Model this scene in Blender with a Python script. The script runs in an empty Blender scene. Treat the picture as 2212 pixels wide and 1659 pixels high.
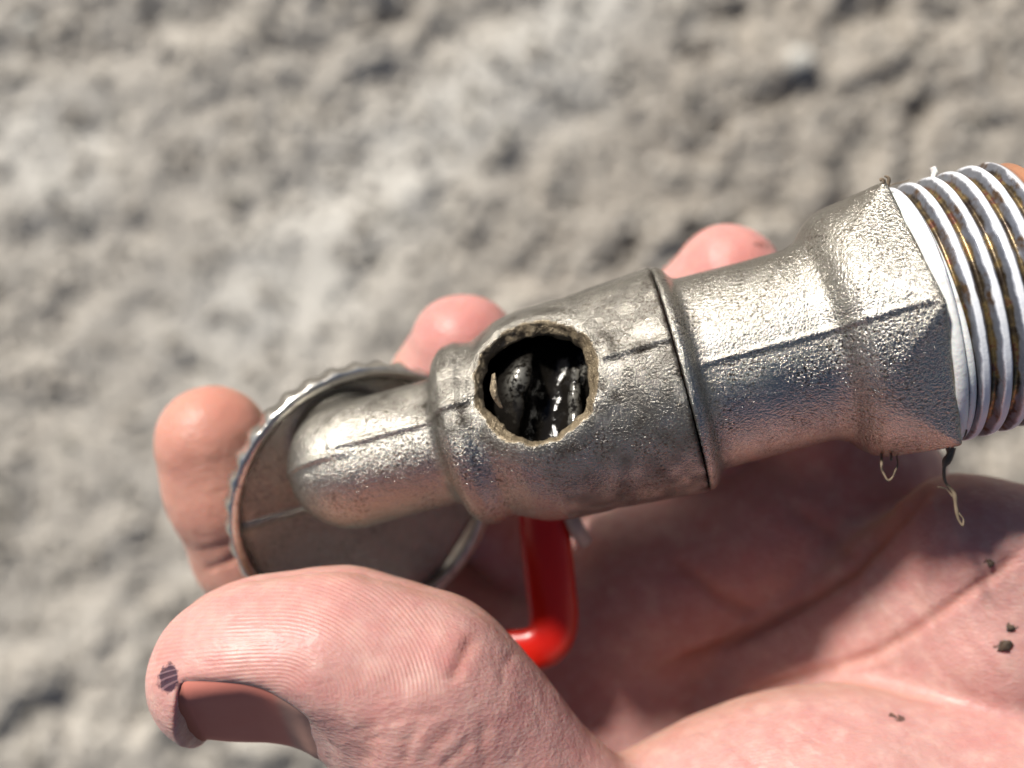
import bpy, math, random
import numpy as np
from mathutils import Vector

random.seed(7)
RNG = np.random.default_rng(11)
R = math.radians
scene = bpy.context.scene
COL = scene.collection

# ------------------------------------------------------------------ camera
# Work frame: millimetres, X right, Y away, Z up, origin in the plane of focus; HOLD is its height above the ground.
HOLD = 0.83
D = 98.0                      # lens to plane of focus, mm
HFOV = R(54.0)
F = 1106.0 / math.tan(HFOV / 2)
cam_d = bpy.data.cameras.new("camera")
cam = bpy.data.objects.new("camera", cam_d)
COL.objects.link(cam)
cam.location = (0, 0, HOLD + D * 0.001)
cam.rotation_euler = (0, 0, 0)
cam_d.sensor_width = 36
cam_d.lens = 18 / math.tan(HFOV / 2)
cam_d.clip_start = 0.005
cam_d.clip_end = 200
cam_d.dof.use_dof = True
cam_d.dof.focus_distance = (D - 0.5) * 0.001
cam_d.dof.aperture_fstop = cam_d.lens / 2.75
scene.camera = cam

# ------------------------------------------------------------------ light
SUN = Vector((-0.46, 0.69, 0.56)).normalized()
elev = math.asin(SUN.z)
world = bpy.data.worlds.new("World")
scene.world = world
world.use_nodes = True
wn = world.node_tree
sky = wn.nodes.new("ShaderNodeTexSky")
sky.sky_type = 'NISHITA'
sky.sun_disc = False
sky.sun_elevation = elev
sky.air_density = 0.6
sky.dust_density = 1.2
sky.ozone_density = 0.6
sky.sun_rotation = math.atan2(SUN.x, SUN.y)
wn.links.new(sky.outputs[0], wn.nodes["Background"].inputs[0])
wn.nodes["Background"].inputs[1].default_value = 0.05
sun_d = bpy.data.lights.new("sun", 'SUN')
sun_d.energy = 5.0
sun_d.angle = R(6)
sun_d.color = (1.0, 0.95, 0.87)
sun_o = bpy.data.objects.new("sun", sun_d)
COL.objects.link(sun_o)
sun_o.rotation_euler = SUN.to_track_quat('Z', 'Y').to_euler()
sun_o.location = (0, 0, 4)
scene.view_settings.view_transform = 'Standard'
scene.view_settings.look = 'None'
scene.view_settings.exposure = 0.5
scene.view_settings.gamma = 1.0


# ------------------------------------------------------------------ helpers
def pt(u, v, z):
    """a point of the work frame from where the photograph (2212 wide) shows it and its height"""
    k = (D - z) / F
    return np.array([(u - 1106) * k, -(v - 829.5) * k, z], dtype=np.float64)


def px(P):
    k = F / (D - P[:, 2])
    return 1106 + P[:, 0] * k, 829.5 - P[:, 1] * k


_T = RNG.random((32, 32, 32)).astype(np.float32)


def vnoise(P, sc, off=0.0):
    """smooth value noise, about -1..1"""
    q = P * sc + off
    i = np.floor(q).astype(np.int64)
    f = (q - i).astype(np.float32)
    f = f * f * (3 - 2 * f)
    i &= 31
    j = (i + 1) & 31
    x0, y0, z0 = i.T
    x1, y1, z1 = j.T
    fx, fy, fz = f.T
    a = _T[x0, y0, z0] * (1 - fx) + _T[x1, y0, z0] * fx
    b = _T[x0, y1, z0] * (1 - fx) + _T[x1, y1, z0] * fx
    c = _T[x0, y0, z1] * (1 - fx) + _T[x1, y0, z1] * fx
    d = _T[x0, y1, z1] * (1 - fx) + _T[x1, y1, z1] * fx
    return ((a * (1 - fy) + b * fy) * (1 - fz) + (c * (1 - fy) + d * fy) * fz) * 2 - 1


def smin(a, b, k):
    h = np.maximum(k - np.abs(a - b), 0) / k
    return np.minimum(a, b) - h * h * k * 0.25


def smax(a, b, k):
    return -smin(-a, -b, k)


def sstep(x, a, b):
    t = np.clip((x - a) / (b - a), 0, 1)
    return t * t * (3 - 2 * t)


def rcone(P, a, b, ra, rb):
    ba = b - a
    pa = P - a
    h = np.clip(pa @ ba / (ba @ ba), 0, 1)
    return np.linalg.norm(pa - h[:, None] * ba, axis=1) - (ra + (rb - ra) * h)


def mesh_sdf(f, lo, hi, h, block=14):
    """surface nets over a distance function, evaluated only near the surface; returns vertices and quads"""
    lo = np.array(lo, float)
    n = np.ceil((np.array(hi, float) - lo) / h).astype(int)
    n = ((n + block - 1) // block) * block
    nb = n // block
    g = np.full(n + 1, 1.0, np.float32)
    bc = np.stack(np.meshgrid(*[np.arange(k) for k in nb], indexing='ij'), -1).reshape(-1, 3)
    cen = lo + (bc * block + block / 2) * h
    fc = f(cen)
    lim = block * h * 0.87 * 1.35 + 1.5
    loc = np.stack(np.meshgrid(*[np.arange(block + 1)] * 3, indexing='ij'), -1).reshape(-1, 3)
    near = np.abs(fc) < lim
    for b, v in zip(bc[~near], fc[~near]):
        x, y, z = b * block
        g[x:x + block + 1, y:y + block + 1, z:z + block + 1] = 1.0 if v > 0 else -1.0
    nbk = bc[near]
    for c in range(0, len(nbk), 40):
        part = nbk[c:c + 40]
        P = lo + ((part[:, None, :] * block) + loc[None]).reshape(-1, 3) * h
        val = f(P).reshape(len(part), block + 1, block + 1, block + 1)
        for b, v in zip(part, val):
            x, y, z = b * block
            g[x:x + block + 1, y:y + block + 1, z:z + block + 1] = v
    g[0] = g[-1] = 1; g[:, 0] = g[:, -1] = 1; g[:, :, 0] = g[:, :, -1] = 1
    s = g < 0
    c = s[:-1, :-1, :-1].astype(np.int8)
    tot = c.copy()
    for dx, dy, dz in [(1, 0, 0), (0, 1, 0), (0, 0, 1), (1, 1, 0), (1, 0, 1), (0, 1, 1), (1, 1, 1)]:
        tot += s[dx:dx + n[0], dy:dy + n[1], dz:dz + n[2]]
    act = (tot > 0) & (tot < 8)
    ijk = np.argwhere(act)
    vid = np.full(act.shape, -1, np.int64)
    vid[act] = np.arange(len(ijk))
    acc = np.zeros((len(ijk), 3)); cnt = np.zeros(len(ijk))
    corners = [(x, y, z) for x in (0, 1) for y in (0, 1) for z in (0, 1)]
    for a in corners:
        for ax in range(3):
            if a[ax] == 0:
                b = list(a); b[ax] = 1
                va = g[ijk[:, 0] + a[0], ijk[:, 1] + a[1], ijk[:, 2] + a[2]]
                vb = g[ijk[:, 0] + b[0], ijk[:, 1] + b[1], ijk[:, 2] + b[2]]
                m = (va < 0) != (vb < 0)
                t = np.where(m, va / np.where(m, va - vb, 1), 0)
                p = np.tile(np.array(a, float), (len(ijk), 1)); p[:, ax] += t
                acc[m] += p[m]; cnt[m] += 1
    V = lo + (ijk + acc / cnt[:, None]) * h
    quads = []
    for ax in range(3):
        o1, o2 = (ax + 1) % 3, (ax + 2) % 3
        sl0 = [slice(None)] * 3; sl1 = [slice(None)] * 3
        sl0[ax] = slice(0, -1); sl1[ax] = slice(1, None)
        ch = s[tuple(sl0)] != s[tuple(sl1)]
        e = np.argwhere(ch)
        ok = (e[:, o1] > 0) & (e[:, o2] > 0) & (e[:, o1] < n[o1]) & (e[:, o2] < n[o2])
        e = e[ok]
        ins = s[e[:, 0], e[:, 1], e[:, 2]]
        q = []
        for d1, d2 in ((0, 0), (-1, 0), (-1, -1), (0, -1)):
            k = e.copy(); k[:, o1] += d1; k[:, o2] += d2
            q.append(vid[k[:, 0], k[:, 1], k[:, 2]])
        q = np.stack(q, 1)
        q[~ins] = q[~ins][:, ::-1]
        quads.append(q)
    Q = np.concatenate(quads)
    Q = Q[(Q >= 0).all(1)]
    for _ in range(2):                                   # pull the vertices onto the true surface
        v, G = value_grad(f, V)
        st = v[:, None] * G / np.maximum((G * G).sum(1), 0.3)[:, None]
        ln = np.linalg.norm(st, axis=1, keepdims=True)
        V = V - st * np.minimum(1, 0.4 * h / np.maximum(ln, 1e-9))
    return V, Q


def value_grad(f, V, e=0.05):
    v = f(V)
    G = np.stack([(f(V + d) - v) / e for d in np.eye(3) * e], 1)
    return v, G


def link(name, V, faces, mat, parent=None, base=(0, 0, 0), smooth=True, attrs=None):
    """one mesh object from work-frame vertices; BASE is the thing's origin in the work frame"""
    V = np.asarray(V, float)
    me = bpy.data.meshes.new(name)
    co = (V - np.array(base)) * 0.001
    if isinstance(faces, np.ndarray):
        me.vertices.add(len(co)); me.vertices.foreach_set("co", co.astype(np.float32).ravel())
        nf, k = faces.shape
        me.loops.add(nf * k); me.loops.foreach_set("vertex_index", faces.astype(np.int32).ravel())
        me.polygons.add(nf); me.polygons.foreach_set("loop_start", np.arange(0, nf * k, k, dtype=np.int32))
        me.update(calc_edges=True); me.validate()
    else:
        me.from_pydata(co.tolist(), [], faces); me.update()
    if smooth:
        me.polygons.foreach_set("use_smooth", np.ones(len(me.polygons), bool))
    for k, a in (attrs or {}).items():
        at = me.attributes.new(k, 'FLOAT', 'POINT')
        at.data.foreach_set("value", np.asarray(a, np.float32))
    me.materials.append(mat)
    o = bpy.data.objects.new(name, me)
    COL.objects.link(o)
    if parent is not None:
        o.parent = parent
    else:
        o.location = (base[0] * .001, base[1] * .001, HOLD + base[2] * .001)
    return o


def tag(o, label=None, cat=None, group=None, kind=None):
    for k, v in (("label", label), ("category", cat), ("group", group), ("kind", kind)):
        if v: o[k] = v
    return o


def thing(name, label, cat, base, group=None):
    o = bpy.data.objects.new(name, None)
    o.empty_display_size = 0.01
    COL.objects.link(o)
    o.location = (base[0] * .001, base[1] * .001, HOLD + base[2] * .001)
    return tag(o, label, cat, group)


def frame_at(t, ref):
    t = t / np.linalg.norm(t)
    a = ref - t * (ref @ t)
    a = a / np.linalg.norm(a)
    return t, a, np.cross(t, a)


def smooth_path(pts, n):
    """Catmull-Rom through points"""
    P = np.array(pts, float)
    P = np.vstack([2 * P[0] - P[1], P, 2 * P[-1] - P[-2]])
    out = []
    for i in range(1, len(P) - 2):
        for t in np.linspace(0, 1, n, endpoint=False):
            a, b, c, d = P[i - 1], P[i], P[i + 1], P[i + 2]
            out.append(0.5 * ((2 * b) + (c - a) * t + (2 * a - 5 * b + 4 * c - d) * t * t + (3 * b - a - 3 * c + d) * t ** 3))
    out.append(P[-2])
    return np.array(out)


def sweep(path, ra, rb, ref, seg=10, power=2.0):
    """a tube of (super)elliptic section along a path; ra across ref x tangent, rb along ref; values or lists"""
    n = len(path)
    ra = np.broadcast_to(ra, n); rb = np.broadcast_to(rb, n)
    V, Fc = [], []
    th = np.arange(seg) / seg * 2 * np.pi
    cx = np.sign(np.cos(th)) * np.abs(np.cos(th)) ** (2 / power)
    sx = np.sign(np.sin(th)) * np.abs(np.sin(th)) ** (2 / power)
    for i in range(n):
        t = path[min(i + 1, n - 1)] - path[max(i - 1, 0)]
        t, a, b = frame_at(t, np.asarray(ref, float))
        V.append(path[i] + np.outer(cx * rb[i], a) + np.outer(sx * ra[i], b))
    V = np.concatenate(V)
    for i in range(n - 1):
        for j in range(seg):
            k = (j + 1) % seg
            Fc.append((i * seg + j, i * seg + k, (i + 1) * seg + k, (i + 1) * seg + j))
    Fc.append(tuple(range(seg))[::-1]); Fc.append(tuple(range((n - 1) * seg, n * seg)))
    return V, Fc


def grid_faces(nu, nv, wrap_u=False):
    i = np.arange(nu if wrap_u else nu - 1); j = np.arange(nv - 1)
    I, J = np.meshgrid(i, j, indexing='ij')
    I2 = (I + 1) % nu
    return np.stack([I * nv + J, I2 * nv + J, I2 * nv + J + 1, I * nv + J + 1], -1).reshape(-1, 4)


# ------------------------------------------------------------------ materials
class NT:
    def __init__(self, name):
        self.m = bpy.data.materials.new(name)
        self.m.use_nodes = True
        self.t = self.m.node_tree
        self.b = self.t.nodes["Principled BSDF"]
        self.co = self.t.nodes.new("ShaderNodeTexCoord").outputs["Object"]

    def n(self, kind, **kw):
        nd = self.t.nodes.new(kind)
        for k, v in kw.items():
            setattr(nd, k, v)
        return nd

    def put(self, sock, v):
        if hasattr(v, "is_linked") or isinstance(v, bpy.types.NodeSocket):
            self.t.links.new(v, sock)
        else:
            sock.default_value = v

    def noise(self, size_mm, detail=4, rough=0.55, dist=0.0, off=0.0, vec=None):
        nd = self.n("ShaderNodeTexNoise")
        mp = self.n("ShaderNodeMapping")
        mp.inputs["Location"].default_value = (off, off * 1.7, off * .6)
        self.put(mp.inputs[0], vec or self.co)
        self.put(nd.inputs["Vector"], mp.outputs[0])
        nd.inputs["Scale"].default_value = 1000.0 / size_mm
        nd.inputs["Detail"].default_value = detail
        nd.inputs["Roughness"].default_value = rough
        nd.inputs["Distortion"].default_value = dist
        return nd.outputs[0]

    def voro(self, size_mm, feature='F1', rnd=1.0, vec=None):
        nd = self.n("ShaderNodeTexVoronoi", feature=feature)
        self.put(nd.inputs["Vector"], vec or self.co)
        nd.inputs["Scale"].default_value = 1000.0 / size_mm
        nd.inputs["Randomness"].default_value = rnd
        return nd.outputs["Distance"]

    def ramp(self, f, stops):
        nd = self.n("ShaderNodeValToRGB")
        self.put(nd.inputs[0], f)
        el = nd.color_ramp.elements
        while len(el) < len(stops):
            el.new(0.5)
        for e, (p, c) in zip(el, stops):
            e.position = p
            e.color = (*c, 1) if not isinstance(c, (int, float)) else (c, c, c, 1)
        return nd.outputs[0]

    def mix(self, f, a, b, blend='MIX'):
        nd = self.n("ShaderNodeMix", data_type='RGBA', blend_type=blend)
        self.put(nd.inputs[0], f)
        self.put(nd.inputs[6], a if not isinstance(a, tuple) else (*a, 1))
        self.put(nd.inputs[7], b if not isinstance(b, tuple) else (*b, 1))
        return nd.outputs[2]

    def math(self, op, a, b=0.0, c=0.0):
        nd = self.n("ShaderNodeMath", operation=op)
        self.put(nd.inputs[0], a); self.put(nd.inputs[1], b); self.put(nd.inputs[2], c)
        return nd.outputs[0]

    def attr(self, name):
        return self.n("ShaderNodeAttribute", attribute_name=name).outputs["Fac"]

    def bump(self, h, dist_mm, normal=None, strength=1.0):
        nd = self.n("ShaderNodeBump")
        self.put(nd.inputs["Strength"], strength)
        nd.inputs["Distance"].default_value = dist_mm * 0.001
        self.put(nd.inputs["Height"], h)
        if normal is not None:
            self.put(nd.inputs["Normal"], normal)
        return nd.outputs[0]

    def set(self, **kw):
        for k, v in kw.items():
            s = self.b.inputs[k.replace("_", " ")]
            self.put(s, (*v, 1) if isinstance(v, tuple) and len(v) == 3 and s.type == 'RGBA' else v)
        return self.m


def mat_cast():
    t = NT("cast_nickel")
    grain = t.noise(0.27, 3, 0.6)
    fine = t.noise(0.16, 2, 0.5, off=3)
    big = t.noise(9, 3, 0.5, off=5)
    pits = t.ramp(t.noise(0.30, 2, 0.5, off=9), [(0.38, 1.0), (0.46, 0.0)])
    patch = t.ramp(t.noise(5, 3, 0.6, off=2), [(0.36, 0.0), (0.58, 1.0)])
    base = t.mix(big, (0.40, 0.38, 0.335), (0.52, 0.50, 0.45))
    base = t.mix(t.math('MULTIPLY', pits, t.math('MULTIPLY', patch, 0.75)), base, (0.10, 0.075, 0.05))
    fr = t.attr("fracture")
    sand = t.mix(t.noise(0.8, 4, 0.65, off=4), (0.13, 0.095, 0.055), (0.38, 0.31, 0.21))
    sand = t.mix(t.ramp(t.noise(0.6, 2, 0.5, off=14), [(0.60, 0.0), (0.70, 0.8)]), sand, (0.07, 0.05, 0.03))
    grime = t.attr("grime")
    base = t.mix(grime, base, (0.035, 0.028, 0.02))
    col = t.mix(fr, base, sand)
    rough = t.math('ADD', t.math('MULTIPLY', t.noise(0.9, 3, 0.6, off=7), 0.17), 0.14)
    rough = t.math('ADD', rough, t.math('MULTIPLY', fr, 0.12))
    b1 = t.bump(grain, 0.19, None, t.math('ADD', 0.75, t.math('MULTIPLY', patch, 0.25)))
    b2 = t.bump(fine, 0.07, b1)
    b3 = t.bump(t.noise(0.7, 4, 0.7, off=8), 0.25, b2, fr)
    return t.set(Base_Color=col, Metallic=t.math('SUBTRACT', 1.0, t.math('MULTIPLY', t.math('MAXIMUM', fr, grime), 0.55)), Roughness=rough, Normal=b3)


def mat_plated():
    t = NT("chrome_plating")
    base = t.mix(t.noise(3, 3), (0.52, 0.50, 0.46), (0.66, 0.64, 0.60))
    dirt = t.ramp(t.noise(1.6, 4, 0.6, off=2), [(0.56, 0.0), (0.72, 1.0)])
    base = t.mix(t.math('MULTIPLY', dirt, 0.8), base, (0.10, 0.085, 0.06))
    return t.set(Base_Color=base, Metallic=1.0, Roughness=t.math('ADD', t.math('MULTIPLY', dirt, 0.3), 0.28), Normal=t.bump(t.noise(0.6, 3), 0.05))


def mat_thread():
    t = NT("taped_thread")
    crest = t.attr("crest")
    wob = t.noise(2.2, 4, 0.6)
    wear = t.noise(4.0, 3, 0.6, off=3)
    tape = t.mix(t.noise(1.2, 3, off=5), (0.58, 0.61, 0.68), (0.76, 0.76, 0.77))
    metal = t.ramp(t.noise(2.6, 4, 0.65, off=7), [(0.34, (0.03, 0.02, 0.016)), (0.47, (0.10, 0.075, 0.045)), (0.56, (0.24, 0.17, 0.07)), (0.62, (0.17, 0.065, 0.045)), (0.72, (0.10, 0.09, 0.07))])
    metal = t.mix(t.attr("copper"), metal, t.mix(t.noise(0.8, 3), (0.62, 0.27, 0.15), (0.74, 0.40, 0.24)))
    k = t.math('ADD', crest, t.math('MULTIPLY', t.math('SUBTRACT', wob, 0.5), 0.55))
    notcop = t.math('SUBTRACT', 1.0, t.attr("copper"))
    m = t.math('MULTIPLY', t.ramp(k, [(0.58, 0.0), (0.74, 1.0)]), notcop)           # white on the crests
    g = t.math('MULTIPLY', t.ramp(k, [(0.22, 0.0), (0.36, 1.0)]), notcop)           # clear film over grey flanks
    flank = t.mix(t.noise(1.8, 4, 0.6, off=12), (0.15, 0.16, 0.19), (0.42, 0.44, 0.50))
    flank = t.mix(t.ramp(t.noise(3.0, 4, 0.65, off=15), [(0.54, 0.0), (0.66, 1.0)]), flank, (0.16, 0.10, 0.06))
    col = t.mix(m, t.mix(g, metal, flank), tape)
    met = t.math('MULTIPLY', t.math('SUBTRACT', 1.0, m), 0.7)
    return t.set(Base_Color=col, Metallic=met, Roughness=t.math('ADD', t.math('MULTIPLY', wear, 0.25), 0.22), Normal=t.bump(t.noise(0.7, 4, 0.6, off=1), 0.05))


def mat_tape():
    t = NT("white_tape")
    dirt = t.ramp(t.noise(1.5, 4, 0.6), [(0.58, 0.0), (0.72, 1.0)])
    col = t.mix(t.math('MULTIPLY', dirt, 0.6), (0.80, 0.80, 0.78), (0.28, 0.23, 0.18))
    t.b.inputs["Subsurface Weight"].default_value = 0.2
    t.b.inputs["Subsurface Scale"].default_value = 0.0005
    return t.set(Base_Color=col, Roughness=0.38, Normal=t.bump(t.noise(0.5, 3), 0.06))


def mat_fibre():
    t = NT("hemp_fibre")
    return t.set(Base_Color=t.mix(t.noise(1.2, 3), (0.07, 0.05, 0.03), (0.24, 0.18, 0.12)), Roughness=0.75)


def mat_ball():
    t = NT("tarred_ball")
    scr = t.ramp(t.noise(1.6, 5, 0.7, dist=0.6), [(0.6, 0.0), (0.78, 1.0)])
    col = t.mix(t.noise(2.0, 3, off=2), (0.003, 0.003, 0.003), (0.012, 0.010, 0.008))
    scuff = t.attr("scuff")
    k = t.math('MAXIMUM', t.math('MULTIPLY', scr, 0.12), t.math('MULTIPLY', scuff, t.ramp(t.noise(0.5, 3, off=6), [(0.42, 0.0), (0.55, 1.0)])))
    col = t.mix(k, col, (0.30, 0.29, 0.26))
    return t.set(Base_Color=col, Roughness=t.math('ADD', t.math('MULTIPLY', k, 0.25), 0.09), Metallic=t.math('MULTIPLY', k, 0.6), Specular_IOR_Level=0.22,
                 Normal=t.bump(t.noise(0.9, 4, 0.6, off=4), 0.08))


def mat_red():
    t = NT("red_vinyl")
    t.b.inputs["Subsurface Weight"].default_value = 0.5
    t.b.inputs["Subsurface Radius"].default_value = (1.0, 0.15, 0.1)
    t.b.inputs["Subsurface Scale"].default_value = 0.002
    return t.set(Base_Color=t.mix(t.noise(4, 2), (0.45, 0.008, 0.004), (0.55, 0.016, 0.008)), Roughness=0.28, Normal=t.bump(t.noise(1.5, 3), 0.05))


def mat_skin():
    t = NT("skin")
    red = t.attr("red")
    base = t.mix(t.noise(7, 4, 0.6), (0.49, 0.31, 0.28), (0.43, 0.255, 0.235))
    base = t.mix(t.ramp(t.noise(2.2, 3, 0.6, off=3), [(0.45, 0.0), (0.7, 1.0)]), base, (0.54, 0.37, 0.33))
    base = t.mix(t.ramp(t.noise(3.6, 5, 0.7, off=21), [(0.46, 0.0), (0.72, 0.65)]), base, (0.41, 0.185, 0.18))
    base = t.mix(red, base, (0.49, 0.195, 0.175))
    base = t.mix(t.attr("crease"), base, (0.40, 0.14, 0.09))
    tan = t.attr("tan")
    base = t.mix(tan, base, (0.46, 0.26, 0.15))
    phase = t.attr("ridge")
    s = t.math('SINE', t.math('ADD', phase, t.math('MULTIPLY', t.noise(5, 2, off=5), 5.0)))
    pad = t.math('MULTIPLY', t.attr("pad"), t.ramp(t.noise(4, 4, 0.6, off=31), [(0.32, 0.25), (0.58, 1.0)]))
    base = t.mix(t.math('MULTIPLY', t.math('MULTIPLY', t.math('ADD', t.math('MULTIPLY', s, -0.5), 0.5), pad), 0.16), base, (0.50, 0.22, 0.17))
    bl = t.attr("blister")
    blm = t.ramp(t.math('ADD', bl, t.math('MULTIPLY', t.math('SUBTRACT', t.noise(0.9, 4, off=8), 0.5), 1.0)), [(0.38, 0.0), (0.62, 1.0)])
    blc = t.mix(t.ramp(s, [(0.35, 0.0), (0.8, 1.0)]), (0.06, 0.028, 0.042), (0.16, 0.095, 0.11))
    base = t.mix(blm, base, blc)
    dirt = t.attr("dirt")
    dm = t.ramp(t.math('ADD', dirt, t.math('MULTIPLY', t.math('SUBTRACT', t.noise(0.7, 3, off=11), 0.5), 1.0)), [(0.6, 0.0), (0.8, 1.0)])
    base = t.mix(t.math('MULTIPLY', dm, 0.85), base, (0.05, 0.03, 0.02))
    st = t.n("ShaderNodeMapping")
    t.put(st.inputs[0], t.co)
    st.inputs["Rotation"].default_value = (0, 0, R(35))
    st.inputs["Scale"].default_value = (0.45, 1.0, 1.0)
    cell = t.voro(0.36, vec=st.outputs[0])
    b = t.bump(cell, 0.045, None, t.math('MULTIPLY', t.math('SUBTRACT', 1.0, pad), 1.0))
    lines = t.voro(1.7, 'DISTANCE_TO_EDGE', vec=st.outputs[0])
    lines = t.ramp(lines, [(0.0, 0.0), (0.09, 1.0)])
    b = t.bump(lines, 0.012, b, t.math('SUBTRACT', 1.0, pad))
    b = t.bump(t.noise(1.8, 4, 0.6, off=2), 0.14, b)
    b = t.bump(s, 0.012, b, pad)
    t.b.inputs["Subsurface Weight"].default_value = 0.8
    t.b.inputs["Subsurface Radius"].default_value = (1.0, 0.32, 0.18)
    t.b.inputs["Subsurface Scale"].default_value = 0.0011
    t.b.inputs["Specular IOR Level"].default_value = 0.35
    return t.set(Base_Color=base, Roughness=t.math('ADD', t.math('MULTIPLY', t.noise(3, 3, off=9), 0.2), 0.36), Normal=b)


def mat_nail():
    t = NT("nail")
    t.b.inputs["Subsurface Weight"].default_value = 0.0
    t.b.inputs["Subsurface Radius"].default_value = (1.0, 0.3, 0.2)
    t.b.inputs["Subsurface Scale"].default_value = 0.001
    ed = t.attr("edge")
    col = t.mix(t.noise(3, 2), (0.54, 0.18, 0.14), (0.58, 0.22, 0.175))
    col = t.mix(t.attr("lunula"), col, (0.46, 0.26, 0.21))
    col = t.mix(t.math('MULTIPLY', ed, 0.7), col, (0.22, 0.09, 0.06))
    return t.set(Base_Color=col, Roughness=0.55, Specular_IOR_Level=0.05, Normal=t.bump(t.noise(1.5, 2), 0.02))


def mat_ground():
    t = NT("dry_dirt")
    big = t.noise(70, 4, 0.6)
    col = t.mix(big, (0.28, 0.245, 0.205), (0.38, 0.345, 0.30))
    col = t.mix(t.ramp(t.noise(14, 4, 0.65, off=.02), [(0.45, 0.0), (0.7, 1.0)]), col, (0.45, 0.42, 0.375))
    col = t.mix(t.ramp(t.noise(9, 3, 0.6, off=.03), [(0.58, 0.0), (0.72, 1.0)]), col, (0.16, 0.135, 0.11))
    col = t.mix(t.math('MULTIPLY', t.attr("pale"), 0.92), col, (0.52, 0.50, 0.46))
    return t.set(Base_Color=col, Roughness=0.95, Normal=t.bump(t.noise(6, 5, 0.65), 3.0), Specular_IOR_Level=0.15)


def mat_flat(name, col, rough=0.8, bump=0.2, var=0.6):
    t = NT(name)
    lo = tuple(c * var for c in col)
    return t.set(Base_Color=t.mix(t.noise(2.5, 4), lo, col), Roughness=rough, Normal=t.bump(t.noise(1.0, 3), bump))


CAST, PLATED, THREAD, TAPE, FIBRE = mat_cast(), mat_plated(), mat_thread(), mat_tape(), mat_fibre()
BALL, RED, SKIN, NAIL, GROUND = mat_ball(), mat_red(), mat_skin(), mat_nail(), mat_ground()
CRUMB = mat_flat("soil_crumb", (0.075, 0.05, 0.032))
STEEL = mat_flat("pale_zinc", (0.55, 0.53, 0.48), 0.4, 0.05)
STONE = mat_flat("pale_stone", (0.70, 0.68, 0.62), 0.9, 0.6)
STONE2 = mat_flat("grey_stone", (0.42, 0.38, 0.33), 0.9, 0.6)

def mat_gravel():
    t = NT("mixed_gravel")
    col = t.ramp(t.noise(9, 1, 0.5), [(0.30, (0.10, 0.115, 0.10)), (0.45, (0.26, 0.23, 0.195)), (0.58, (0.36, 0.33, 0.29)), (0.70, (0.52, 0.49, 0.45))])
    return t.set(Base_Color=col, Roughness=0.9, Normal=t.bump(t.noise(2, 3), 0.5))


GRAVEL = mat_gravel()

# ------------------------------------------------------------------ ground
def ground_point(u, v):
    k = (D + HOLD * 1000) / F
    return (u - 1106) * k, -(v - 829.5) * k


def build_ground():
    core = np.arange(-0.66, 0.6601, 0.0024)
    out = 0.66 + np.cumsum(0.004 * 1.16 ** np.arange(52))
    xs = np.concatenate([-out[::-1], core, out])
    X, Y = np.meshgrid(xs, xs, indexing='ij')
    P = np.stack([X.ravel() * 1000, Y.ravel() * 1000, np.zeros(X.size)], 1)
    near = sstep(np.hypot(X, Y).ravel(), 3.0, 0.8)
    warp = np.stack([vnoise(P, 1 / 60, 3.3), vnoise(P, 1 / 60, 8.1), 0 * P[:, 0]], 1) * 14
    Q = P + warp
    h = 9 * vnoise(Q, 1 / 170, 1.7) + 6.5 * vnoise(Q, 1 / 62, 5.2)
    n1 = vnoise(Q, 1 / 34, 2.9); n2 = vnoise(Q, 1 / 16, 7.7); n3 = vnoise(P, 1 / 6.5, 4.4)
    def gp(u, v):
        return np.array(ground_point(u, v))
    a, b = gp(1330, -60), gp(560, 640)                                # a smooth, dusty tread mark crosses the dirt
    t = np.clip(((P[:, :2] - a) @ (b - a)) / ((b - a) @ (b - a)), -0.3, 1.3)
    away = np.linalg.norm(P[:, :2] - a - t[:, None] * (b - a), axis=1) + 25 * vnoise(P, 1 / 70, 2.2)
    c = gp(110, 330)
    pale = np.maximum(np.exp(-(away / 62) ** 2) * sstep(t, 1.35, 0.9), 0.9 * np.exp(-((np.linalg.norm(P[:, :2] - c, axis=1) + 20 * vnoise(P, 1 / 50, 4.2)) / 55) ** 2))
    coarse = sstep(P[:, 0], 60, 260)
    rough = sstep(vnoise(P, 1 / 210, 6.6), -0.5, 0.35) * (1 - 0.85 * pale)
    rough = np.clip(rough + 0.5 * coarse, 0, 1.3)
    h += (0.35 + 0.65 * rough) * (8.5 * n1 - 3.5 * np.abs(n1) + 6.2 * n2 + 3.0 * n3)
    pit = sstep(vnoise(Q, 1 / 24, 11.3), 0.42, 0.75) * sstep(vnoise(P, 1 / 95, 9.6), -0.1, 0.3)
    h -= (9.0 + 15.0 * coarse) * pit * (1 - pale)
    h = h * near
    V = np.stack([P[:, 0], P[:, 1], h - HOLD * 1000], 1)
    g = link("ground", V, grid_faces(len(xs), len(xs)), GROUND, base=(0, 0, -HOLD * 1000), attrs={"pale": np.clip(pale + 0.35 * sstep(P[:, 0], 150, -250), 0, 1)})
    g["kind"] = "structure"
    tag(g, "dry grey brown dirt ground, uneven and crumbly, out of focus below the hand")

    def height(x, y):
        return h[np.abs(xs - x).argmin() * len(xs) + np.abs(xs - y).argmin()]
    return height


GH = build_ground()


def pebble_mesh(r, seed, flat=0.7):
    rng = np.random.default_rng(seed)
    nu, nv = 14, 9
    V = []
    for i in range(nu):
        for j in range(nv):
            a = 2 * np.pi * i / nu; b = np.pi * j / (nv - 1)
            V.append([math.cos(a) * math.sin(b), math.sin(a) * math.sin(b), math.cos(b)])
    V = np.array(V)
    V = V * (1 + 0.28 * vnoise(V + 5 + seed * 1.3, 1.1)[:, None] + 0.08 * vnoise(V, 3.1, seed)[:, None])
    V *= r * np.array([1, 0.75 + 0.3 * rng.random(), flat])
    return V, grid_faces(nu, nv, True)


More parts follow.
